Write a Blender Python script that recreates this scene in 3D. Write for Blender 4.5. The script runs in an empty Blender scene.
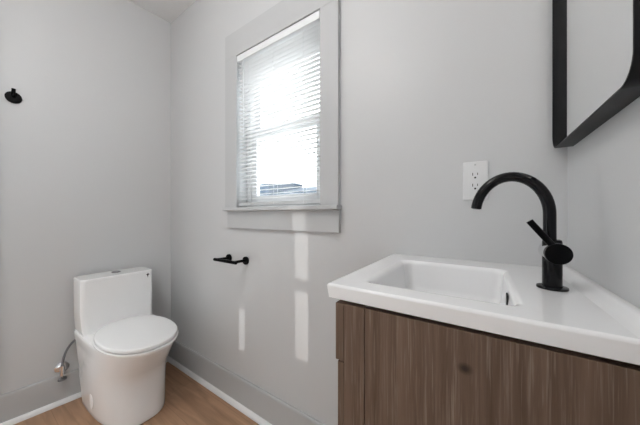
import bpy, bmesh, math, random
from mathutils import Vector, Matrix
random.seed(7)
SC = bpy.context.scene
COL = SC.collection
PI = math.pi

# ------------------------------------------------------------------ camera
FPX, VPX, HORIZON, EYE = 243.0, -45.0, 214.8, 1.05
ang = math.atan((320 - VPX) / FPX)                 # angle of the -X direction left of the view axis
cam_d = bpy.data.cameras.new('camera'); cam = bpy.data.objects.new('camera', cam_d); COL.objects.link(cam)
cam.location = (0, -0.8757, EYE)
cam.rotation_euler = (PI / 2, 0, PI / 2 - ang)
cam_d.sensor_width = 36; cam_d.lens = FPX * 36 / 640
cam_d.shift_y = (HORIZON - 212.5) / 640
cam_d.clip_start = 0.01
SC.camera = cam

# ------------------------------------------------------------------ world, sun, exposure
SC.view_settings.view_transform = 'Standard'; SC.view_settings.look = 'None'
SC.view_settings.gamma = 1; SC.view_settings.use_curve_mapping = False
SC.view_settings.exposure = 1.78
W = bpy.data.worlds.new('sky'); SC.world = W; W.use_nodes = True
wn = W.node_tree; wn.nodes.clear()
wo = wn.nodes.new('ShaderNodeOutputWorld'); wb = wn.nodes.new('ShaderNodeBackground')
wt = wn.nodes.new('ShaderNodeTexCoord'); wsep = wn.nodes.new('ShaderNodeSeparateXYZ'); wr = wn.nodes.new('ShaderNodeValToRGB')
wn.links.new(wt.outputs['Generated'], wsep.inputs[0]); wn.links.new(wsep.outputs['Z'], wr.inputs[0])
wr.color_ramp.elements[0].position = 0.0; wr.color_ramp.elements[0].color = (0.70, 0.85, 1.0, 1)
wr.color_ramp.elements[1].position = 0.22; wr.color_ramp.elements[1].color = (0.97, 0.985, 1.0, 1)
wn.links.new(wr.outputs[0], wb.inputs[0]); wb.inputs[1].default_value = 1.6
wn.links.new(wb.outputs[0], wo.inputs[0])

SUN_EL = math.radians(24)
sd = bpy.data.lights.new('sun', 'SUN'); sd.energy = 0.30; sd.angle = math.radians(0.2); sd.color = (1, 0.97, 0.93)
sun = bpy.data.objects.new('sun', sd); COL.objects.link(sun)
sun.rotation_euler = (PI / 2 - SUN_EL, 0, 0)       # light travels towards +Y and down
sun.location = (-0.8, -4, 3)

CEIL = 2.455
RX = 0.184                                          # face of the wall with the mirror
LX0, LSK = -1.895, 0.122                            # left wall: x at the window wall, and its skew
YB = -2.35                                          # wall behind the viewer
def left_x(y): return LX0 + LSK * y

# ------------------------------------------------------------------ materials
def mat(name, color, rough=0.5, metal=0.0, bump=0.0, bscale=80, var=0.0, spec=0.5, coat=0.0, trans=None):
    m = bpy.data.materials.new(name); m.use_nodes = True
    nt = m.node_tree; b = nt.nodes['Principled BSDF']
    b.inputs['Base Color'].default_value = (*color, 1); b.inputs['Roughness'].default_value = rough
    b.inputs['Metallic'].default_value = metal; b.inputs['Specular IOR Level'].default_value = spec
    b.inputs['Coat Weight'].default_value = coat
    tc = nt.nodes.new('ShaderNodeTexCoord')
    n = nt.nodes.new('ShaderNodeTexNoise'); n.inputs['Scale'].default_value = bscale; n.inputs['Detail'].default_value = 3
    nt.links.new(tc.outputs['Object'], n.inputs['Vector'])
    if var:
        mx = nt.nodes.new('ShaderNodeMix'); mx.data_type = 'RGBA'
        mx.inputs[6].default_value = (*[c * (1 - var) for c in color], 1); mx.inputs[7].default_value = (*[min(1, c * (1 + var)) for c in color], 1)
        nt.links.new(n.outputs['Fac'], mx.inputs[0]); nt.links.new(mx.outputs[2], b.inputs['Base Color'])
    if bump:
        bp = nt.nodes.new('ShaderNodeBump'); bp.inputs['Strength'].default_value = bump; bp.inputs['Distance'].default_value = 0.002
        nt.links.new(n.outputs['Fac'], bp.inputs['Height']); nt.links.new(bp.outputs[0], b.inputs['Normal'])
    return m

M = {}
M['wall'] = mat('wall_paint', (0.60, 0.602, 0.606), 0.42, bump=0.06, bscale=140, var=0.01, spec=0.35)
M['ceiling'] = mat('ceiling_paint', (0.86, 0.86, 0.86), 0.8, var=0.01)
M['trim'] = mat('trim_paint', (0.515, 0.52, 0.525), 0.35, var=0.01)
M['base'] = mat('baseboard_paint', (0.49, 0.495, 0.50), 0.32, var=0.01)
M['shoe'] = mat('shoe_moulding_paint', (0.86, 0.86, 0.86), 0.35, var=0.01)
M['porcelain'] = mat('porcelain', (0.90, 0.90, 0.90), 0.12, var=0.005, coat=0.3)
M['seat'] = mat('seat_plastic', (0.91, 0.91, 0.91), 0.22, var=0.005)
M['sink'] = mat('sink_ceramic', (0.90, 0.90, 0.905), 0.10, var=0.005, coat=0.4)
M['black'] = mat('matte_black_metal', (0.004, 0.004, 0.0045), 0.35, var=0.1, spec=0.06)
M['black_gloss'] = mat('gloss_black_metal', (0.004, 0.004, 0.005), 0.10, var=0.1, spec=0.24)
M['bronze'] = mat('black_frame_metal', (0.007, 0.007, 0.008), 0.38, metal=0.0, var=0.1, spec=0.2)
M['chrome'] = mat('chrome', (0.78, 0.78, 0.79), 0.12, metal=1.0, var=0.02)
M['dull_chrome'] = mat('dull_chrome', (0.30, 0.30, 0.31), 0.25, metal=1.0, var=0.02)
M['steel'] = mat('braided_steel', (0.22, 0.22, 0.23), 0.4, metal=0.6, bump=0.6, bscale=900, var=0.3)
M['plastic'] = mat('outlet_plastic', (0.74, 0.74, 0.745), 0.3, var=0.01)
M['dark'] = mat('dark_slot', (0.01, 0.01, 0.01), 0.6, var=0.1)
M['vinyl'] = mat('window_vinyl', (0.82, 0.83, 0.84), 0.35, var=0.01)
M['siding'] = mat('neighbour_siding', (0.06, 0.115, 0.185), 0.7, var=0.15, bscale=2)
M['roof'] = mat('neighbour_shingles', (0.045, 0.062, 0.085), 0.85, var=0.3, bscale=6)
M['pole'] = mat('pole_wood', (0.05, 0.05, 0.05), 0.8, var=0.2)
M['ground'] = mat('ground_outside', (0.45, 0.455, 0.45), 0.9, var=0.2, bscale=1)

def glass():
    m = bpy.data.materials.new('window_glass'); m.use_nodes = True
    nt = m.node_tree; nt.nodes.clear()
    o = nt.nodes.new('ShaderNodeOutputMaterial'); t = nt.nodes.new('ShaderNodeBsdfTransparent'); g = nt.nodes.new('ShaderNodeBsdfGlossy')
    mx = nt.nodes.new('ShaderNodeMixShader')
    t.inputs[0].default_value = (0.97, 0.99, 0.99, 1); g.inputs['Roughness'].default_value = 0.02
    mx.inputs[0].default_value = 0.04; nt.links.new(t.outputs[0], mx.inputs[1]); nt.links.new(g.outputs[0], mx.inputs[2])
    nt.links.new(mx.outputs[0], o.inputs[0]); return m
M['glass'] = glass()
def slat_mat():
    m = bpy.data.materials.new('blind_slat_vinyl'); m.use_nodes = True
    nt = m.node_tree; nt.nodes.clear()
    o = nt.nodes.new('ShaderNodeOutputMaterial'); d = nt.nodes.new('ShaderNodeBsdfDiffuse'); t = nt.nodes.new('ShaderNodeBsdfTranslucent')
    d.inputs[0].default_value = (0.89, 0.89, 0.89, 1); t.inputs[0].default_value = (0.90, 0.90, 0.90, 1)
    mx = nt.nodes.new('ShaderNodeMixShader'); mx.inputs[0].default_value = 0.52
    nt.links.new(d.outputs[0], mx.inputs[1]); nt.links.new(t.outputs[0], mx.inputs[2]); nt.links.new(mx.outputs[0], o.inputs[0]); return m
M['slat'] = slat_mat()
def frosted():  # translucent glass of the added fill window and door
    m = bpy.data.materials.new('fill_glass'); m.use_nodes = True
    nt = m.node_tree; nt.nodes.clear()
    o = nt.nodes.new('ShaderNodeOutputMaterial'); d = nt.nodes.new('ShaderNodeBsdfDiffuse'); t = nt.nodes.new('ShaderNodeBsdfTranslucent')
    d.inputs[0].default_value = (0.8, 0.82, 0.83, 1); t.inputs[0].default_value = (0.97, 0.95, 0.92, 1)
    mx = nt.nodes.new('ShaderNodeMixShader'); mx.inputs[0].default_value = 0.85
    nt.links.new(d.outputs[0], mx.inputs[1]); nt.links.new(t.outputs[0], mx.inputs[2]); nt.links.new(mx.outputs[0], o.inputs[0]); return m
M['frosted'] = frosted()
def mirror_mat():
    m = bpy.data.materials.new('mirror_glass'); m.use_nodes = True
    b = m.node_tree.nodes['Principled BSDF']; b.inputs['Base Color'].default_value = (0.90, 0.91, 0.91, 1)
    b.inputs['Metallic'].default_value = 1; b.inputs['Roughness'].default_value = 0.015; return m
M['mirror'] = mirror_mat()
def wood(name, dark, mid, light, knot=None, axis='Z', shift=0.0):
    m = bpy.data.materials.new(name); m.use_nodes = True
    nt = m.node_tree; b = nt.nodes['Principled BSDF']; b.inputs['Roughness'].default_value = 0.55
    b.inputs['Specular IOR Level'].default_value = 0.3
    tc = nt.nodes.new('ShaderNodeTexCoord')
    def tex(sx, sz, detail, rough=0.55, dist=0.0):
        mp = nt.nodes.new('ShaderNodeMapping'); mp.inputs['Scale'].default_value = (sx, sx, sz); mp.inputs['Location'].default_value = (shift, shift * 2, shift)
        nt.links.new(tc.outputs['Object'], mp.inputs[0])
        n = nt.nodes.new('ShaderNodeTexNoise'); n.inputs['Scale'].default_value = 1; n.inputs['Detail'].default_value = detail
        n.inputs['Roughness'].default_value = rough; n.inputs['Distortion'].default_value = dist
        nt.links.new(mp.outputs[0], n.inputs['Vector']); return n
    a = tex(75, 2.6, 5, 0.62, dist=0.4); r = nt.nodes.new('ShaderNodeValToRGB')
    r.color_ramp.elements[0].position = 0.28; r.color_ramp.elements[0].color = (*dark, 1)
    r.color_ramp.elements[1].position = 0.72; r.color_ramp.elements[1].color = (*mid, 1)
    nt.links.new(a.outputs['Fac'], r.inputs[0])
    s = tex(420, 9, 3, 0.6); sr = nt.nodes.new('ShaderNodeValToRGB')
    sr.color_ramp.elements[0].position = 0.54; sr.color_ramp.elements[0].color = (0, 0, 0, 1)
    sr.color_ramp.elements[1].position = 0.76; sr.color_ramp.elements[1].color = (0.7, 0.7, 0.7, 1)
    nt.links.new(s.outputs['Fac'], sr.inputs[0])
    mx = nt.nodes.new('ShaderNodeMix'); mx.data_type = 'RGBA'
    nt.links.new(sr.outputs[0], mx.inputs[0]); nt.links.new(r.outputs[0], mx.inputs[6]); mx.inputs[7].default_value = (*light, 1)
    out = mx.outputs[2]
    if knot:                                        # a knot that belongs to the board
        vm = nt.nodes.new('ShaderNodeVectorMath'); vm.operation = 'SUBTRACT'; vm.inputs[1].default_value = knot
        nt.links.new(tc.outputs['Object'], vm.inputs[0])
        sc_ = nt.nodes.new('ShaderNodeVectorMath'); sc_.operation = 'MULTIPLY'; sc_.inputs[1].default_value = (1, 0.2, 1.15)
        nt.links.new(vm.outputs[0], sc_.inputs[0])
        ln = nt.nodes.new('ShaderNodeVectorMath'); ln.operation = 'LENGTH'; nt.links.new(sc_.outputs[0], ln.inputs[0])
        kr = nt.nodes.new('ShaderNodeValToRGB'); kr.color_ramp.elements[0].position = 0.003; kr.color_ramp.elements[0].color = (0.9, 0.9, 0.9, 1)
        kr.color_ramp.elements[1].position = 0.012; kr.color_ramp.elements[1].color = (0, 0, 0, 1)
        nt.links.new(ln.outputs['Value'], kr.inputs[0])
        m2 = nt.nodes.new('ShaderNodeMix'); m2.data_type = 'RGBA'
        nt.links.new(kr.outputs[0], m2.inputs[0]); nt.links.new(out, m2.inputs[6]); m2.inputs[7].default_value = (0.022, 0.014, 0.010, 1)
        out = m2.outputs[2]
    nt.links.new(out, b.inputs['Base Color'])
    bp = nt.nodes.new('ShaderNodeBump'); bp.inputs['Strength'].default_value = 0.25; bp.inputs['Distance'].default_value = 0.001
    nt.links.new(s.outputs['Fac'], bp.inputs['Height']); nt.links.new(bp.outputs[0], b.inputs['Normal'])
    return m
WD, WM, WL = (0.095, 0.058, 0.039), (0.182, 0.118, 0.084), (0.32, 0.25, 0.20)
M['wood'] = wood('wire_brushed_wood', WD, WM, WL, knot=(-0.0212, -0.447, 0.8161))
M['wood_stile'] = wood('wire_brushed_wood_stile', WD, WM, WL, shift=3.1)
M['wood_front'] = wood('wire_brushed_wood_front', WD, WM, WL, shift=7.7)
def floor_mat():
    m = bpy.data.materials.new('floor_planks'); m.use_nodes = True
    nt = m.node_tree; b = nt.nodes['Principled BSDF']; b.inputs['Roughness'].default_value = 0.42
    tc = nt.nodes.new('ShaderNodeTexCoord'); mp = nt.nodes.new('ShaderNodeMapping')
    mp.inputs['Rotation'].default_value = (0, 0, 0); mp.inputs['Location'].default_value = (0.3, 0.05, 0)
    nt.links.new(tc.outputs['Object'], mp.inputs[0])
    br = nt.nodes.new('ShaderNodeTexBrick'); br.offset = 0.37
    br.inputs['Scale'].default_value = 1; br.inputs['Brick Width'].default_value = 1.22; br.inputs['Row Height'].default_value = 0.18
    br.inputs['Mortar Size'].default_value = 0.0012; br.inputs['Mortar Smooth'].default_value = 0.4
    br.inputs['Color1'].default_value = (0.42, 0.248, 0.150, 1); br.inputs['Color2'].default_value = (0.48, 0.290, 0.178, 1)
    br.inputs['Mortar'].default_value = (0.33, 0.195, 0.12, 1)
    nt.links.new(mp.outputs[0], br.inputs['Vector'])
    m2 = nt.nodes.new('ShaderNodeMapping'); m2.inputs['Scale'].default_value = (2.2, 22, 1); nt.links.new(tc.outputs['Object'], m2.inputs[0])
    n = nt.nodes.new('ShaderNodeTexNoise'); n.inputs['Scale'].default_value = 1.6; n.inputs['Detail'].default_value = 5; n.inputs['Distortion'].default_value = 0.8
    nt.links.new(m2.outputs[0], n.inputs['Vector'])
    r = nt.nodes.new('ShaderNodeValToRGB'); r.color_ramp.elements[0].position = 0.3; r.color_ramp.elements[0].color = (0.72, 0.70, 0.68, 1)
    r.color_ramp.elements[1].position = 0.7; r.color_ramp.elements[1].color = (1.12, 1.12, 1.12, 1)
    nt.links.new(n.outputs['Fac'], r.inputs[0])
    mx = nt.nodes.new('ShaderNodeMix'); mx.data_type = 'RGBA'; mx.blend_type = 'MULTIPLY'; mx.inputs[0].default_value = 1
    nt.links.new(br.outputs['Color'], mx.inputs[6]); nt.links.new(r.outputs[0], mx.inputs[7]); nt.links.new(mx.outputs[2], b.inputs['Base Color'])
    return m
M['floor'] = floor_mat()
def fill_lamp_mat():
    m = bpy.data.materials.new('fill_globe_glow'); m.use_nodes = True
    b = m.node_tree.nodes['Principled BSDF']; b.inputs['Base Color'].default_value = (0.9, 0.9, 0.9, 1)
    b.inputs['Emission Color'].default_value = (1, 0.985, 0.965, 1); b.inputs['Emission Strength'].default_value = FILL_LAMP
    return m
FILL_LAMP = 7.6  # glow strength of the added fill globe
M['lamp'] = fill_lamp_mat()

# ------------------------------------------------------------------ mesh helpers
def box(bm, x0, x1, y0, y1, z0, z1, bev=0.0, seg=2, mtx=None):
    r = bmesh.ops.create_cube(bm, size=1)
    vs = r['verts']
    for v in vs:
        v.co = Vector((x0 + (v.co.x + .5) * (x1 - x0), y0 + (v.co.y + .5) * (y1 - y0), z0 + (v.co.z + .5) * (z1 - z0)))
        if mtx is not None: v.co = mtx @ v.co
    if bev:
        es = list({e for v in vs for e in v.link_edges})
        bmesh.ops.bevel(bm, geom=es, offset=bev, segments=seg, profile=0.5, affect='EDGES', clamp_overlap=True)
def frame_of(d):
    d = Vector(d).normalized(); up = Vector((0, 0, 1)) if abs(d.z) < 0.95 else Vector((1, 0, 0))
    a = d.cross(up).normalized(); b = a.cross(d).normalized(); return a, b
def rings(bm, R, cap0=True, cap1=True, closed=True):
    vr = [[bm.verts.new(p) for p in r] for r in R]
    n = len(vr[0])
    for i in range(len(vr) - 1):
        for j in range(n if closed else n - 1):
            k = (j + 1) % n
            bm.faces.new((vr[i][j], vr[i][k], vr[i + 1][k], vr[i + 1][j]))
    if cap0: bm.faces.new(vr[0][::-1])
    if cap1: bm.faces.new(vr[-1])
    return vr
def tube(bm, pts, rad, n=16, cap=True):
    pts = [Vector(p) for p in pts]; R = []
    d0 = (pts[1] - pts[0]).normalized(); a, b = frame_of(d0)
    for i, p in enumerate(pts):
        if i == 0: t = pts[1] - pts[0]
        elif i == len(pts) - 1: t = pts[-1] - pts[-2]
        else: t = (pts[i + 1] - pts[i]).normalized() + (pts[i] - pts[i - 1]).normalized()
        t = t.normalized()
        a = (a - t * a.dot(t)).normalized(); b = a.cross(t).normalized() * -1
        b = t.cross(a).normalized()
        r = rad[i] if isinstance(rad, (list, tuple)) else rad
        R.append([p + a * (math.cos(2 * PI * k / n) * r) + b * (math.sin(2 * PI * k / n) * r) for k in range(n)])
    rings(bm, R, cap, cap)
def lathe(bm, prof, origin, axis=(0, 0, 1), n=32):          # prof: (radius, distance along the axis)
    o = Vector(origin); d = Vector(axis).normalized(); a, b = frame_of(d); R = []
    for r, h in prof:
        r = max(r, 1e-5)
        R.append([o + d * h + a * (math.cos(2 * PI * k / n) * r) + b * (math.sin(2 * PI * k / n) * r) for k in range(n)])
    rings(bm, R)
def rod(bm, p0, p1, r, n=20, bev=0.0):
    p0, p1 = Vector(p0), Vector(p1); L = (p1 - p0).length
    if bev: lathe(bm, [(r - bev, 0), (r - bev * .3, bev * .3), (r, bev), (r, L - bev), (r - bev * .3, L - bev * .3), (r - bev, L)], p0, p1 - p0, n)
    else: lathe(bm, [(r, 0), (r, L)], p0, p1 - p0, n)
def prism(bm, poly, a, b):                                   # poly: points (u, w) -> u along offset vector, w up; swept a->b
    a, b = Vector(a), Vector(b)
    return rings(bm, [[a + p for p in poly], [b + p for p in poly]])
def obj(name, bm, m, parent=None, smooth=35, **props):
    bmesh.ops.remove_doubles(bm, verts=bm.verts, dist=1e-6)
    bmesh.ops.recalc_face_normals(bm, faces=bm.faces)
    me = bpy.data.meshes.new(name); bm.to_mesh(me); bm.free()
    o = bpy.data.objects.new(name, me); COL.objects.link(o)
    me.materials.append(m)
    if smooth:
        for p in me.polygons: p.use_smooth = True
        me.set_sharp_from_angle(angle=math.radians(smooth))
        wm = o.modifiers.new('weighted_normals', 'WEIGHTED_NORMAL'); wm.mode = 'FACE_AREA'; wm.weight = 100; wm.keep_sharp = True
    if parent:
        o.parent = parent; o.matrix_parent_inverse = parent.matrix_world.inverted()
    for k, v in props.items(): o[k] = v
    return o
def thing(name, label, cat, loc, group=None):
    o = bpy.data.objects.new(name, None); COL.objects.link(o); o.location = loc; o.empty_display_size = 0.05
    o.matrix_world = Matrix.Translation(loc)
    o['label'] = label; o['category'] = cat
    if group: o['group'] = group
    return o
def struct(name, bm, m, parent=None, smooth=35):
    o = obj(name, bm, m, parent, smooth)
    if not parent: o['kind'] = 'structure'
    return o
NB = bmesh.new
def frame_rect(bm, x0, x1, z0, z1, y0, y1, wl, wr, wb, wt, bev=.002):
    box(bm, x0, x0 + wl, y0, y1, z0, z1, bev); box(bm, x1 - wr, x1, y0, y1, z0, z1, bev)
    box(bm, x0 + wl, x1 - wr, y0, y1, z0, z0 + wb, bev); box(bm, x0 + wl, x1 - wr, y0, y1, z1 - wt, z1, bev)

# ------------------------------------------------------------------ room shell
WX0, WX1, WZ0, WZ1 = -1.120, -0.571, 1.072, 1.925            # window opening
YF = YB - 0.12
def quad_prism(bm, pts, z0, z1):
    rings(bm, [[Vector((x, y, z0)) for x, y in pts], [Vector((x, y, z1)) for x, y in pts]])
bm = NB(); quad_prism(bm, [(left_x(.12) - .14, .12), (left_x(YF) - .14, YF), (RX + .12, YF), (RX + .12, .12)], -0.1, 0)
struct('floor', bm, M['floor'])
bm = NB(); quad_prism(bm, [(left_x(.12) - .14, .12), (left_x(YF) - .14, YF), (RX + .12, YF), (RX + .12, .12)], CEIL, CEIL + .1)
struct('ceiling', bm, M['ceiling'])
bm = NB()
xl = LX0
box(bm, xl - .2, WX0, 0, .12, 0, CEIL); box(bm, WX1, RX + .12, 0, .12, 0, CEIL)
box(bm, WX0, WX1, 0, .12, 0, WZ0); box(bm, WX0, WX1, 0, .12, WZ1, CEIL)
struct('wall_window', bm, M['wall'], smooth=0)
D0, D1, DH = -.862, -1.66, 2.05                              # doorway beside the viewer, holds the added frosted door
bm = NB()
for y0, y1, z0 in ((0, D0, 0), (D0, D1, DH), (D1, YB, 0)):
    quad_prism(bm, [(left_x(y0), y0), (left_x(y0) - .14, y0), (left_x(y1) - .14, y1), (left_x(y1), y1)], z0, CEIL)
struct('wall_left', bm, M['wall'], smooth=0)
RW = (-2.30, -1.42, .06, 1.15)                               # added frosted window in the right wall, unseen, for fill light
bm = NB(); box(bm, RX, RX + .12, RW[1], 0, 0, CEIL); box(bm, RX, RX + .12, YB, RW[0], 0, CEIL)
box(bm, RX, RX + .12, RW[0], RW[1], 0, RW[2]); box(bm, RX, RX + .12, RW[0], RW[1], RW[3], CEIL); struct('wall_right', bm, M['wall'], smooth=0)
# wall behind the viewer, with added slots, unseen, shaped to throw the sun patches
TZ = abs(YB) * math.tan(SUN_EL); TZo = abs(YF) * math.tan(SUN_EL)
slots = [(-0.7226, -0.648, 0.39, 0.70), (-0.7226, -0.648, 0.757, 1.10), (-1.125, -1.075, 0.30, 0.53)]
FWS = []           # frosted windows in the same wall
bm = NB()
xs = sorted({v for w in FWS for v in w[:2]} | {left_x(YB) - .14, RX + .12} | {s[0] for s in slots} | {s[1] for s in slots})
for i in range(len(xs) - 1):
    xa, xb = xs[i], xs[i + 1]; xm = (xa + xb) / 2
    holes = sorted([(s[2], s[3]) for s in slots if s[0] < xm < s[1]])
    cuts = [(0, 0)] + [v for h in holes for v in ((h[0] + TZ, h[0] + TZo), (h[1] + TZ, h[1] + TZo))] + [(z, z) for w in FWS if w[0] < xm < w[1] for z in w[2:]] + [(CEIL, CEIL)]
    for k in range(0, len(cuts) - 1, 2):
        (a0, a1), (b0, b1) = cuts[k], cuts[k + 1]
        rings(bm, [[Vector((x, YB, a0)), Vector((x, YB, b0)), Vector((x, YF, b1)), Vector((x, YF, a1))] for x in (xa, xb)])
struct('wall_front', bm, M['wall'], smooth=0)

for q, (FWX0, FWX1, FWZ0, FWZ1) in enumerate(FWS):
    bm = NB(); frame_rect(bm, FWX0 + .001, FWX1 - .001, FWZ0 + .001, FWZ1 - .001, YF + .02, YB - .01, .05, .05, .05, .05); fw = struct('window_%d' % (q + 2), bm, M['vinyl'])
    bm = NB(); box(bm, FWX0 + .05, FWX1 - .05, YF + .05, YF + .056, FWZ0 + .05, FWZ1 - .05); obj('fill_pane', bm, M['frosted'], fw, 0)
bm = NB(); ya, yb, za, zb_ = RW; ya += .001; yb -= .001; za += .001; zb_ -= .001
for a, b, c, d in ((ya, ya + .05, za, zb_), (yb - .05, yb, za, zb_), (ya + .05, yb - .05, za, za + .05), (ya + .05, yb - .05, zb_ - .05, zb_)): box(bm, RX + .02, RX + .10, a, b, c, d)
fw = struct('window_3', bm, M['vinyl'], smooth=0)
bm = NB(); box(bm, RX + .06, RX + .066, ya + .05, yb - .05, za + .05, zb_ - .05); obj('fill_pane', bm, M['frosted'], fw, 0)
# baseboards: board with an eased top edge and a shoe moulding at the floor
BH = 0.156
def base_run(name, a, b, out):
    a, b, out = Vector(a), Vector(b), Vector(out).normalized(); up = Vector((0, 0, 1))
    bm = NB(); P = [(0.0005, 0), (.016, 0), (.016, BH - .010), (.009, BH), (.0005, BH)]
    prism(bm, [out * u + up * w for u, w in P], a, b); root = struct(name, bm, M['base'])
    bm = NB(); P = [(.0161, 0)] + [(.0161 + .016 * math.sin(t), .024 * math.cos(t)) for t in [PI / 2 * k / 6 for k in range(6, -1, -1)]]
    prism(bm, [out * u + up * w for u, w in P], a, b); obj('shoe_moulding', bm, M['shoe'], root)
base_run('baseboard_window', (LX0 - .005, 0, 0), (-0.262, 0, 0), (0, -1, 0))
NL = Vector((1, -LSK, 0)).normalized(); TL = Vector((LSK, 1, 0)).normalized()
LO = Vector((LX0, 0, 0))
def onleft(a, b, z): return LO + NL * a - TL * b + Vector((0, 0, z))
base_run('baseboard_left', onleft(0, .03, 0), onleft(0, .7645, 0), NL)
# door casing on the left wall, at the very edge of the view
LM = Matrix.Translation(LO) @ Matrix(((NL.x, -TL.x, 0, 0), (NL.y, -TL.y, 0, 0), (0, 0, 1, 0), (0, 0, 0, 1)))
bm = NB(); box(bm, 0.0005, .022, .765, .86, 0, 2.10, .002, 2, LM); struct('trim_1', bm, M['trim'])
db0, db1 = -D0 / TL.y + .004, -D1 / TL.y - .004
bm = NB()
for b0, b1, z0, z1 in ((db0, db0 + .09, .005, DH - .004), (db1 - .09, db1, .005, DH - .004), (db0 + .09, db1 - .09, .005, .12), (db0 + .09, db1 - .09, DH - .10, DH - .004)): box(bm, -.08, -.045, b0, b1, z0, z1, 0, 2, LM)
dd = struct('fill_door', bm, M['trim'], smooth=0)  # added frosted door, unseen, brings fill light in from the left
bm = NB(); box(bm, -.066, -.060, db0 + .09, db1 - .09, .12, DH - .10, 0, 2, LM); obj('fill_pane', bm, M['frosted'], dd, 0)

# ------------------------------------------------------------------ window trim
bm = NB(); box(bm, -1.222, WX0, -.020, -.0003, 1.090, WZ1, .0015); struct('trim_2', bm, M['trim'])
bm = NB(); box(bm, WX1, -.483, -.020, -.0003, 1.090, WZ1, .0015); struct('trim_3', bm, M['trim'])
bm = NB(); box(bm, -1.222, -.483, -.020, -.0003, WZ1 + .0002, 2.063, .0015); struct('trim_4', bm, M['trim'])
bm = NB(); box(bm, -1.212, -.474, -.045, -.0003, 1.0715, 1.0898, .003); box(bm, WX0 + .001, WX1 - .001, -.0004, .05, 1.0725, 1.0898); struct('trim_5', bm, M['trim'])
bm = NB(); box(bm, -1.204, -.480, -.018, -.0003, .977, 1.0713, .0015); struct('trim_6', bm, M['trim'])

# double hung window
bm = NB()
fx0, fx1, fz0, fz1 = WX0 + .001, WX1 - .001, 1.090, WZ1 - .001
frame_rect(bm, fx0, fx1, fz0, fz1, .052, .119, .028, .028, .02, .028)
win = struct('window_1', bm, M['vinyl'], smooth=0)
zm = 1.505
def sash(x0, x1, z0, z1, y0, y1, wb, wt):
    bm = NB(); frame_rect(bm, x0, x1, z0, z1, y0, y1, .042, .042, wb, wt); s = obj('sash', bm, M['vinyl'], win, 0)
    bm = NB(); box(bm, x0 + .040, x1 - .040, (y0 + y1) / 2 - .002, (y0 + y1) / 2 + .002, z0 + wb - .002, z1 - wt + .002); obj('pane', bm, M['glass'], s)
    return s
sash(fx0 + .0285, fx1 - .0285, zm - .02, fz1 - .0285, .088, .112, .04, .04)
low = sash(fx0 + .0285, fx1 - .0285, fz0 + .0205, zm + .02, .060, .084, .045, .04)
bm = NB(); xc = (fx0 + fx1) / 2
box(bm, xc - .03, xc + .03, .066, .080, zm + .0202, zm + .026, .001); box(bm, xc - .012, xc + .03, .062, .072, zm + .0262, zm + .032, .002)
obj('sash_lock', bm, M['chrome'], low)

# venetian blind
bl = thing('window_blind', 'white horizontal slat blind hanging open inside the window', 'blind', (xc, .02, 1.92))
bx0, bx1 = WX0 + .003, WX1 - .003
bm = NB(); box(bm, bx0, bx1, -.0185, .0175, 1.886, 1.9205, .003); obj('headrail', bm, M['vinyl'], bl)
bm = NB()
n_sl = 36; zt, zb = 1.868, 1.136
for i in range(n_sl):
    z = zt + (zb - zt) * i / (n_sl - 1)
    prof = []
    for k in range(5):
        t = -1 + k / 2; prof.append((t * .0123, z + .0016 * (1 - t * t) + t * .0002))
    up = [Vector((0, y, zz + .0003)) for y, zz in prof]; dn = [Vector((0, y, zz - .0003)) for y, zz in prof[::-1]]
    rings(bm, [[p + Vector((bx0 + .003, 0, 0)) for p in up + dn], [p + Vector((bx1 - .003, 0, 0)) for p in up + dn]])
obj('slats', bm, M['slat'], bl)
bm = NB(); box(bm, bx0 + .002, bx1 - .002, -.0115, .0115, 1.098, 1.116, .003); obj('bottom_rail', bm, M['trim'], bl)
for x in (bx0 + .09, xc, bx1 - .09):
    bm = NB()
    for y in (-.0133, .0133): tube(bm, [(x, y, 1.10), (x, y, 1.89)], .0006, 6)
    obj('ladder_cord', bm, M['vinyl'], bl)
bm = NB(); rod(bm, (bx0 + .05, -.0175, 1.47), (bx0 + .05, -.0175, 1.886), .0022, 8); obj('tilt_wand', bm, M['vinyl'], bl)

# ------------------------------------------------------------------ outside
bm = NB(); box(bm, -60, 30, .5, 70, -3.2, -3.0); struct('ground', bm, M['ground'], smooth=0)
hs = thing('neighbour_house', 'blue grey house with a dark roof seen low through the blind', 'house', (-8.0, 9.5, -3))
bm = NB(); box(bm, -14.5, -5.4, 9, 14, -3, 2.25); obj('wall', bm, M['siding'], hs, 0)
bm = NB(); rings(bm, [[Vector((x, 8.7, 2.20)), Vector((x, 11.5, 2.80)), Vector((x, 14.3, 2.20)), Vector((x, 14.3, 2.1)), Vector((x, 8.7, 2.1))] for x in (-14.9, -5.1)]); obj('roof', bm, M['roof'], hs, 0)
bm = NB(); rings(bm, [[Vector((x, 8.5, 2.1)), Vector((x, 8.5, 2.75)), Vector((x, 10.5, 3.0)), Vector((x, 11.5, 3.0)), Vector((x, 11.5, 2.1))] for x in (-14, -9.6)]); obj('dormer', bm, M['roof'], hs, 0)
up_ = thing('utility_pole', 'thin dark utility pole beyond the window blind', 'pole', (-7.2, 14, -3))
bm = NB(); lathe(bm, [(.10, 0), (.085, 5.6), (.07, 7.2)], (-7.6, 15.5, -3), n=12); obj('shaft', bm, M['pole'], up_)
bm = NB(); box(bm, -7.95, -7.25, 15.44, 15.56, 3.0, 3.1); obj('crossarm', bm, M['pole'], up_)

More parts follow.
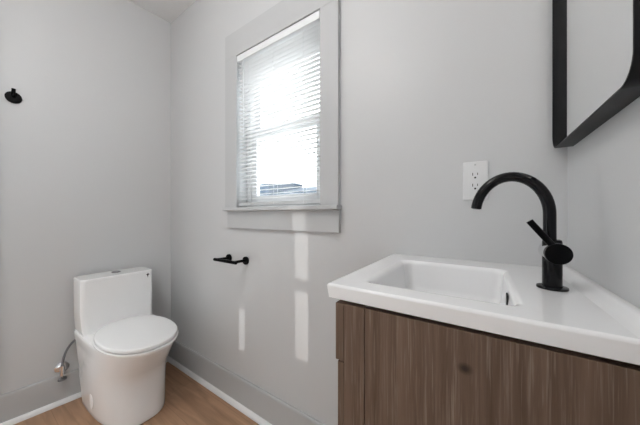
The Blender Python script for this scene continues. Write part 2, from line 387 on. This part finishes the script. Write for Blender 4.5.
# ------------------------------------------------------------------ added globe lamp, out of view, fills the room with light
LPX, LPY = -.70, -1.15
lp = thing('fill_lamp', 'added white globe fill lamp on a short stem under the ceiling, out of view', 'lamp', (LPX, LPY, CEIL))
bm = NB(); lathe(bm, [(.065, 0), (.065, .015), (.055, .022), (.010, .024), (.010, .10)], (LPX, LPY, CEIL - .0005), (0, 0, -1), 32); obj('fill_lamp_base', bm, M['black'], lp)
bm = NB(); lathe(bm, [(.02, .1005)] + [(.14 * math.sin(t), .24 - .14 * math.cos(t)) for t in [PI * k / 24 for k in range(2, 25)]], (LPX, LPY, CEIL), (0, 0, -1), 40); obj('fill_globe', bm, M['lamp'], lp)

# ------------------------------------------------------------------ vanity cabinet
CX0, CX1, CY0, CY1 = -.2285, RX - .002, -.447, -.004       # carcass
CT = .873
van = thing('vanity_cabinet', 'brown wire-brushed wood vanity cabinet under the white sink in the corner', 'cabinet', ((CX0 + CX1) / 2, (CY0 + CY1) / 2, 0))
bm = NB(); box(bm, CX0 + .0442, CX1, CY0 + .0008, CY0 + .018, .08, CT, .0008); obj('side_panel', bm, M['wood'], van)
bm = NB(); box(bm, CX0, CX0 + .0428, CY0, CY0 + .020, 0, CT, .001); obj('stile', bm, M['wood_stile'], van)
bm = NB(); box(bm, CX0, CX0 + .0428, CY1 - .020, CY1, 0, CT, .001); obj('stile', bm, M['wood_stile'], van)
bm = NB(); box(bm, CX0 + .0442, CX1, CY1 - .016, CY1, .08, CT, .0008); obj('side_panel', bm, M['wood_front'], van)
bm = NB(); box(bm, CX0 + .001, CX0 + .019, CY0 + .0205, CY1 - .0205, .06, .10); box(bm, CX0 + .019, CX1, CY0 + .0185, CY1 - .0165, .08, .10); box(bm, CX1 - .012, CX1, CY0 + .0185, CY1 - .0165, .10, CT); obj('inner_box', bm, M['wood_front'], van)
bm = NB(); box(bm, CX0 - .0195, CX0 - .0008, CY0 + .0005, CY1 - .001, .757, CT - .001, .0015); obj('drawer_front', bm, M['wood_front'], van)
bm = NB(); box(bm, CX0 - .0145, CX0 - .0008, CY0 + .0005, CY1 - .001, .11, .755, .0015); dr = obj('door', bm, M['wood_front'], van)
bm = NB(); lathe(bm, [(.006, 0), (.006, .012), (.013, .016), (.013, .024), (.009, .027)], (CX0 - .0146, -.09, .68), (-1, 0, 0), 20); obj('knob', bm, M['black'], dr)

# ------------------------------------------------------------------ sink: slab with an integrated rectangular basin
SX0, SX1, SY0, SY1, SZ0, SZ1 = -.2655, RX - .001, -.4525, -.001, .8795, .910
def rrect(x0, x1, y0, y1, r, z, n=6):
    out = []
    for cx, cy, t0 in ((x1 - r, y1 - r, 0), (x0 + r, y1 - r, PI / 2), (x0 + r, y0 + r, PI), (x1 - r, y0 + r, 3 * PI / 2)):
        for k in range(n + 1):
            t = t0 + PI / 2 * k / n; out.append(Vector((cx + r * math.cos(t), cy + r * math.sin(t), z)))
    return out
bm = NB(); R = []
R.append(rrect(SX0 + .006, SX1, SY0 + .006, SY1, .0015, SZ0))
R.append(rrect(SX0 + .003, SX1, SY0 + .003, SY1, .0018, SZ0 + .0015))
R.append(rrect(SX0, SX1, SY0, SY1, .002, SZ1 - .006))
for k in range(1, 5):
    t = PI / 2 * k / 4; R.append(rrect(SX0 + .005 * (1 - math.cos(t)), SX1, SY0 + .005 * (1 - math.cos(t)), SY1, .002, SZ1 - .006 + .006 * math.sin(t)))
BX0, BX1, BY0, BY1 = -.215, .056, -.404, -.094
for d, z in ((0, 0), (.0035, -.0005), (.0068, -.0020), (.0095, -.0045), (.0112, -.0078), (.012, -.012), (.0135, -.03), (.017, -.070), (.022, -.086), (.032, -.095), (.045, -.098), (.065, -.099)):
    R.append(rrect(BX0 + d * 1.6, BX1 - d, BY0 + d, BY1 - d, .022, SZ1 + z))
vr = rings(bm, R, cap0=False, cap1=True)
ob = [[v.co.copy() for v in vr[0]]]                          # underside shell of the bowl
R2 = [rrect(SX0 + .006, SX1, SY0 + .006, SY1, .004, SZ0), rrect(BX0 - .004, BX1 + .008, BY0 - .008, BY1 + .008, .025, SZ0), rrect(BX0 + .012, BX1 - .006, BY0 + .004, BY1 - .004, .025, SZ1 - .10), rrect(BX0 + .05, BX1 - .04, BY0 + .05, BY1 - .04, .02, SZ1 - .112)]
rings(bm, R2, cap0=False, cap1=True)
sink = obj('vanity_sink', bm, M['sink'], None, 40)
sink['label'] = 'white ceramic sink top with a rectangular basin on the wooden vanity'; sink['category'] = 'sink'
# raised rear rim against the wall
bm = NB(); prof = [(SX1, SZ1 - .001), (SX1, SZ1 + .009), (SX1 - .008, SZ1 + .010), (SX1 - .014, SZ1 + .0085), (SX1 - .019, SZ1 + .004), (SX1 - .028, SZ1 + .0012), (SX1 - .04, SZ1 - .001)]
rings(bm, [[Vector((x, y, z)) for x, z in prof] for y in (SY0 + .006, SY1)]); obj('rear_rim', bm, M['sink'], sink, 50)
# overflow slot in the basin wall below the tap
bm = NB()
for k in range(3): box(bm, .0405, .0434, -.2800 + k * .0085, -.2755 + k * .0085, .866, .893, .0008)
obj('overflow', bm, M['dark'], sink, label='dark overflow slots')
bm = NB(); lathe(bm, [(.022, 0), (.022, .002), (.016, .004), (0, .0045)], ((BX0 + BX1) / 2, -.25, SZ1 - .099), n=24); obj('drain', bm, M['black'], sink, label='black drain cap')

# ------------------------------------------------------------------ faucet
FX, FY, FZ = .1115, -.2455, SZ1
fa = thing('faucet', 'matte black single-lever faucet with a curved spout standing on the sink', 'faucet', (FX, FY, FZ))
bm = NB(); lathe(bm, [(.0230, .0003), (.0232, .002), (.0226, .0042), (.019, .0052), (.0135, .0056)], (FX, FY, FZ), n=40); obj('base_plate', bm, M['black_gloss'], fa)
bm = NB(); lathe(bm, [(.0145, .005), (.0145, .088), (.0135, .092), (.0105, .0935)], (FX, FY, FZ), n=36); obj('body', bm, M['black_gloss'], fa)
bm = NB(); RA, RB = .0595, .0765; cxs = FX - .0035 - RA; czs = 1.0512
pts = [(FX - .0035, FY, 1.0025), (FX - .0035, FY, 1.025), (FX - .0035, FY, 1.045)]
for k in range(0, 31):
    t = math.radians(k * 171 / 30); pts.append((cxs + RA * math.cos(t), FY, czs + RB * math.sin(t)))
tube(bm, pts, .0098, 24); sp = obj('spout', bm, M['black_gloss'], fa, 40)
t = math.radians(165); e = Vector(pts[-1]); dr_ = (Vector(pts[-1]) - Vector(pts[-2])).normalized()
bm = NB(); rod(bm, e + dr_ * .0002, e + dr_ * .001, .0076, 20); obj('aerator', bm, M['dark'], sp)
bm = NB(); rod(bm, (FX + .001, -.222, .980), (FX + .001, -.270, .980), .0180, 36, .001); obj('handle_barrel', bm, M['chrome'], fa, label='shiny barrel')
bm = NB(); rod(bm, (FX + .002, -.2703, .980), (FX + .002, -.284, .980), .0186, 36, .0012); cap = obj('handle_cap', bm, M['black'], fa)
bm = NB(); a_, b_ = Vector((FX - .004, -.277, .9930)), Vector((.0745, -.277, 1.0385)); tube(bm, [a_, b_], .0056, 14); obj('lever', bm, M['black'], fa)

# ------------------------------------------------------------------ mirror
MY0, MY1, MZ0, MZ1, MR = -.424, -.018, 1.215, 1.93, .036
MXF = .152
mi = thing('wall_mirror', 'rounded rectangular mirror in a deep black metal frame above the sink', 'mirror', (RX, (MY0 + MY1) / 2, MZ0))
def ryz(d, x, r): 
    return [Vector((x, p.x, p.y)) for p in rrect(MY0 + d, MY1 - d, MZ0 + d, MZ1 - d, r, 0, 12)]
bm = NB(); th = .0025
rings(bm, [ryz(th, RX - .004, MR - th), ryz(0, RX - .0005, MR), ryz(0, MXF + .0006, MR), ryz(.0006, MXF, MR - .0006), ryz(th, MXF, MR - th), ryz(th, RX - .004, MR - th)], False, False)
obj('frame', bm, M['bronze'], mi, 40)
bm = NB(); rings(bm, [ryz(th + .0035, .1655, MR - th - .0033), ryz(th + .0002, .1672, MR - th), ryz(th + .0002, RX - .005, MR - th)]); obj('mirror_glass', bm, M['mirror'], mi, 40, label='silvered glass')

# ------------------------------------------------------------------ electrical outlet
ox, oz = -.0166, 1.153
ou = thing('electrical_outlet', 'white duplex electrical outlet on the wall behind the faucet', 'outlet', (ox, 0, oz))
bm = NB(); box(bm, ox - .0325, ox + .0325, -.006, -.0003, oz - .058, oz + .058, .003, 3); obj('cover_plate', bm, M['plastic'], ou)
bm = NB(); box(bm, ox - .0168, ox + .0168, -.0075, -.0059, oz - .0335, oz + .0335, .0007); rc = obj('receptacle', bm, M['plastic'], ou)
for dz in (.0165, -.0165):
    bm = NB()
    box(bm, ox - .0073, ox - .0053, -.0080, -.0074, oz + dz - .001, oz + dz + .0075); box(bm, ox + .0052, ox + .0070, -.0080, -.0074, oz + dz, oz + dz + .0068)
    rod(bm, (ox, -.0074, oz + dz - .0075), (ox, -.0081, oz + dz - .0075), .0028, 12); obj('socket_slots', bm, M['dark'], rc, label='dark socket slots')
for dz in (.048, -.048):
    bm = NB(); lathe(bm, [(.0028, 0), (.0024, .001), (0, .0012)], (ox, -.0060, oz + dz), (0, -1, 0), 12); obj('screw', bm, M['base'], ou)

# ------------------------------------------------------------------ toilet paper holder
tp = thing('toilet_paper_holder', 'black U-shaped toilet paper holder on the wall below the window', 'paper holder', (-1.14, 0, .80))
for x in (-1.208, -1.062):
    bm = NB(); lathe(bm, [(.0215, .0003), (.0215, .010), (.0205, .011), (.009, .0114)], (x, 0, .8025), (0, -1, 0), 28); mt = obj('mount', bm, M['black'], tp)
bm = NB(); tube(bm, [(-1.066, -.010, .8025), (-1.066, -.060, .8035), (-1.064, -.074, .8045), (-1.056, -.082, .8048), (-1.042, -.084, .805)], .0075, 14); obj('arm', bm, M['black'], tp)
bm = NB(); tube(bm, [(-1.208, -.010, .8025), (-1.212, -.078, .8045)], .0075, 14); obj('arm', bm, M['black'], tp)
bm = NB(); rod(bm, (-1.226, -.084, .805), (-1.038, -.084, .805), .0085, 16, .001); obj('roll_bar', bm, M['black'], tp)

# ------------------------------------------------------------------ robe hook on the left wall
hk = thing('robe_hook', 'small round black robe hook high on the left wall', 'hook', onleft(0, .716, 1.645))
bm = NB(); lathe(bm, [(.028, .0004), (.028, .010), (.026, .012), (.009, .0125)], onleft(0, .716, 1.645), NL, 28); obj('hook_plate', bm, M['black'], hk)
bm = NB(); tube(bm, [onleft(.012, .716, 1.650), onleft(.026, .716, 1.655), onleft(.035, .715, 1.664), onleft(.037, .714, 1.680)], .0072, 14); obj('hook_pin', bm, M['black'], hk)

# ------------------------------------------------------------------ toilet
TNL = Vector((1, 0, 0)); TTL = Vector((0, 1, 0)); TO = Vector((-1.930, 0, 0))
def ont(a, b, z): return TO + TNL * a - TTL * b + Vector((0, 0, z))
TB = .336                                                    # distance of its axis from the window wall, along the left wall
to = thing('toilet', 'white one-piece skirted toilet with closed lid against the left wall', 'toilet', ont(.3, TB, 0))
def dshape(a0, a1, w, z, ex=2.3, am=None, n=16, rb=.03, bc=None):   # flat back with rounded corners, rounded front
    bc = TB if bc is None else bc
    am = a0 + (a1 - a0) * .42 if am is None else am
    pts = []
    for k in range(2 * n + 1):                              # front curve from +w to -w
        t = PI / 2 - PI * k / (2 * n); c, s = math.cos(t), math.sin(t)
        pts.append((am + (a1 - am) * abs(c) ** (2 / ex), w * math.copysign(abs(s) ** (2 / ex), s)))
    for k in range(5):
        t = PI / 2 * k / 4; pts.append((a0 + rb - rb * math.sin(t), -w + rb - rb * math.cos(t)))
    for k in range(5):
        t = PI / 2 * k / 4; pts.append((a0 + rb - rb * math.cos(t), w - rb + rb * math.sin(t)))
    ns = 16
    full = pts[:2 * n + 1] + [(am + (a0 + rb - am) * k / ns, -w) for k in range(1, ns)] + pts[2 * n + 1:] + [(a0 + rb + (am - a0 - rb) * k / ns, w) for k in range(1, ns)]
    def inset(a, b):                                        # shallow hollow in the skirt behind the bowl
        lim = .05 + (z - .14) * 1.3; k = min(1, max(0, (lim - a) / .025)) * min(1, max(0, (.385 - z) / .03))
        return b - math.copysign(.0045 * k * k * (3 - 2 * k), b) if abs(b) > .1 else b
    return [ont(a, bc + inset(a, b), z) for a, b in full]
bm = NB()
prof = [(.040, .510, .147, .0005, 2.6), (.038, .516, .154, .006, 2.6), (.038, .517, .155, .03, 2.6), (.037, .516, .158, .10, 2.6), (.036, .516, .162, .17, 2.55), (.036, .522, .165, .215, 2.5),
        (.034, .538, .168, .255, 2.45), (.032, .568, .170, .295, 2.4), (.030, .600, .171, .335, 2.4), (.028, .632, .172, .375, 2.4), (.026, .652, .172, .40, 2.4), (.025, .656, .171, .409, 2.4), (.026, .653, .168, .414, 2.4)]
PR = []
for (p, q) in zip(prof[:-1], prof[1:]):
    m_ = max(1, round((q[3] - p[3]) / .02))
    PR += [tuple(p[i] + (q[i] - p[i]) * k / m_ for i in range(5)) for k in range(m_)]
PR.append(prof[-1])
rings(bm, [dshape(a0, a1, w, z, ex, .14 + .08 * (z / .414) ** 1.3, rb=.045, bc=TB - .006 + .012 * z / .414) for a0, a1, w, z, ex in PR])
obj('bowl', bm, M['porcelain'], to, 60)
def rbox(a0, a1, w, z, r=.022):
    return [ont(p.x, TB + .006 + p.y, z) for p in rrect(a0, a1, -w, w, r, 0, 6)]
bm = NB(); TA0, TA1, TW, TZ1 = .020, .185, .169, .703
rings(bm, [rbox(.024, .215, .160, .402), rbox(.022, .197, .164, .43), rbox(.021, .189, .166, .47), rbox(TA0, TA1, TW, .52), rbox(TA0, TA1 - .002, TW, .686)])
obj('tank', bm, M['porcelain'], to, 50)
bm = NB(); rings(bm, [rbox(TA0, TA1 - .002, TW, .6862), rbox(TA0, TA1 - .002, TW, .688), rbox(TA0, TA1 - .002, TW, .697), rbox(TA0 + .002, TA1 - .004, TW - .002, .7015), rbox(TA0 + .006, TA1 - .008, TW - .006, TZ1)]); lidt = obj('tank_lid', bm, M['porcelain'], to, 50)
bm = NB(); lathe(bm, [(.022, 0), (.022, .003), (.019, .0055), (0, .006)], ont(.09, TB, TZ1), n=28); obj('flush_button', bm, M['dull_chrome'], lidt, label='chrome flush button')
bm = NB()                                                    # small dark printed mark on the tank front
def tq(pts): rings(bm, [[ont(TA1 - .0021, TB + .006 + b, z) for b, z in pts], [ont(TA1 - .0014, TB + .006 + b, z) for b, z in pts]])
tq([(-.139, .686), (-.135, .6785), (-.128, .677), (-.134, .672), (-.1375, .656), (-.141, .672), (-.148, .677), (-.142, .6785)])
obj('emblem', bm, M['dark'], to, 0, label='small dark emblem')
def oval(d, z, n=56):
    out = []
    for k in range(n):
        th = 2 * PI * k / n; c, sn = math.cos(th), math.sin(th); ex = 2 / 2.15
        A = (.245 if c > 0 else .232) - d
        out.append(ont(.423 + A * math.copysign(abs(c) ** ex, c), TB + .010 + (.160 - d) * math.copysign(abs(sn) ** ex, sn), z))
    return out
bm = NB(); rings(bm, [oval(.002, .4143), oval(-.003, .4165), oval(-.004, .4225), oval(.001, .4255)]); obj('seat', bm, M['seat'], to, 50)
bm = NB(); rings(bm, [oval(.006, .4275), oval(.001, .4295), oval(0, .432), oval(0, .4415), oval(.002, .4455), oval(.007, .4475), oval(.04, .4485), oval(.08, .4488), oval(.155, .449)], True, True); obj('lid', bm, M['seat'], to, 50)
for sgn in (-1, 1):
    bm = NB(); rod(bm, ont(.208, TB + sgn * .06 - .018, .434), ont(.208, TB + sgn * .06 + .018, .434), .009, 16, .002); obj('hinge', bm, M['seat'], to)
# side bolt covers
for sgn in (-1, 1):
    bm = NB(); o_ = ont(.262, TB - .003 + sgn * .1555, .095); a1_ = -TTL * sgn * -1
    rr = []
    for s_, h in ((1, 0), (1, .003), (.8, .006), (.3, .0072)):
        rr.append([o_ - TTL * (sgn * (h - .002)) + TNL * (.024 * s_ * math.cos(2 * PI * k / 20)) + Vector((0, 0, .042 * s_ * math.sin(2 * PI * k / 20))) for k in range(20)])
    rings(bm, rr); obj('bolt_cover', bm, M['seat'], to)

# ------------------------------------------------------------------ water shut-off valve and hose
va = thing('shutoff_valve', 'chrome water shut-off valve with braided hose beside the toilet', 'valve', onleft(0, .548, .195))
bm = NB(); lathe(bm, [(.030, .0004), (.029, .004), (.020, .010), (.010, .012)], onleft(0, .548, .195), NL, 28); obj('escutcheon', bm, M['chrome'], va)
bm = NB(); rod(bm, onleft(.010, .548, .195), onleft(.052, .548, .195), .0075, 16); rod(bm, onleft(.045, .548, .168), onleft(.045, .548, .222), .010, 16, .001); obj('valve_body', bm, M['chrome'], va)
bm = NB(); lathe(bm, [(.006, 0), (.006, .012), (.017, .014), (.018, .022), (.012, .026)], onleft(.045, .548, .167), (0, 0, -1), 20); obj('valve_handle', bm, M['steel'], va)
bm = NB(); pts = []
P0, P1, P2, P3 = onleft(.045, .548, .222), onleft(.05, .543, .30), onleft(.04, .515, .335), onleft(.030, .484, .347)
for k in range(17):
    t = k / 16; pts.append(P0 * (1 - t) ** 3 + P1 * 3 * t * (1 - t) ** 2 + P2 * 3 * t * t * (1 - t) + P3 * t ** 3)
tube(bm, pts, .0055, 12); obj('supply_hose', bm, M['steel'], va)
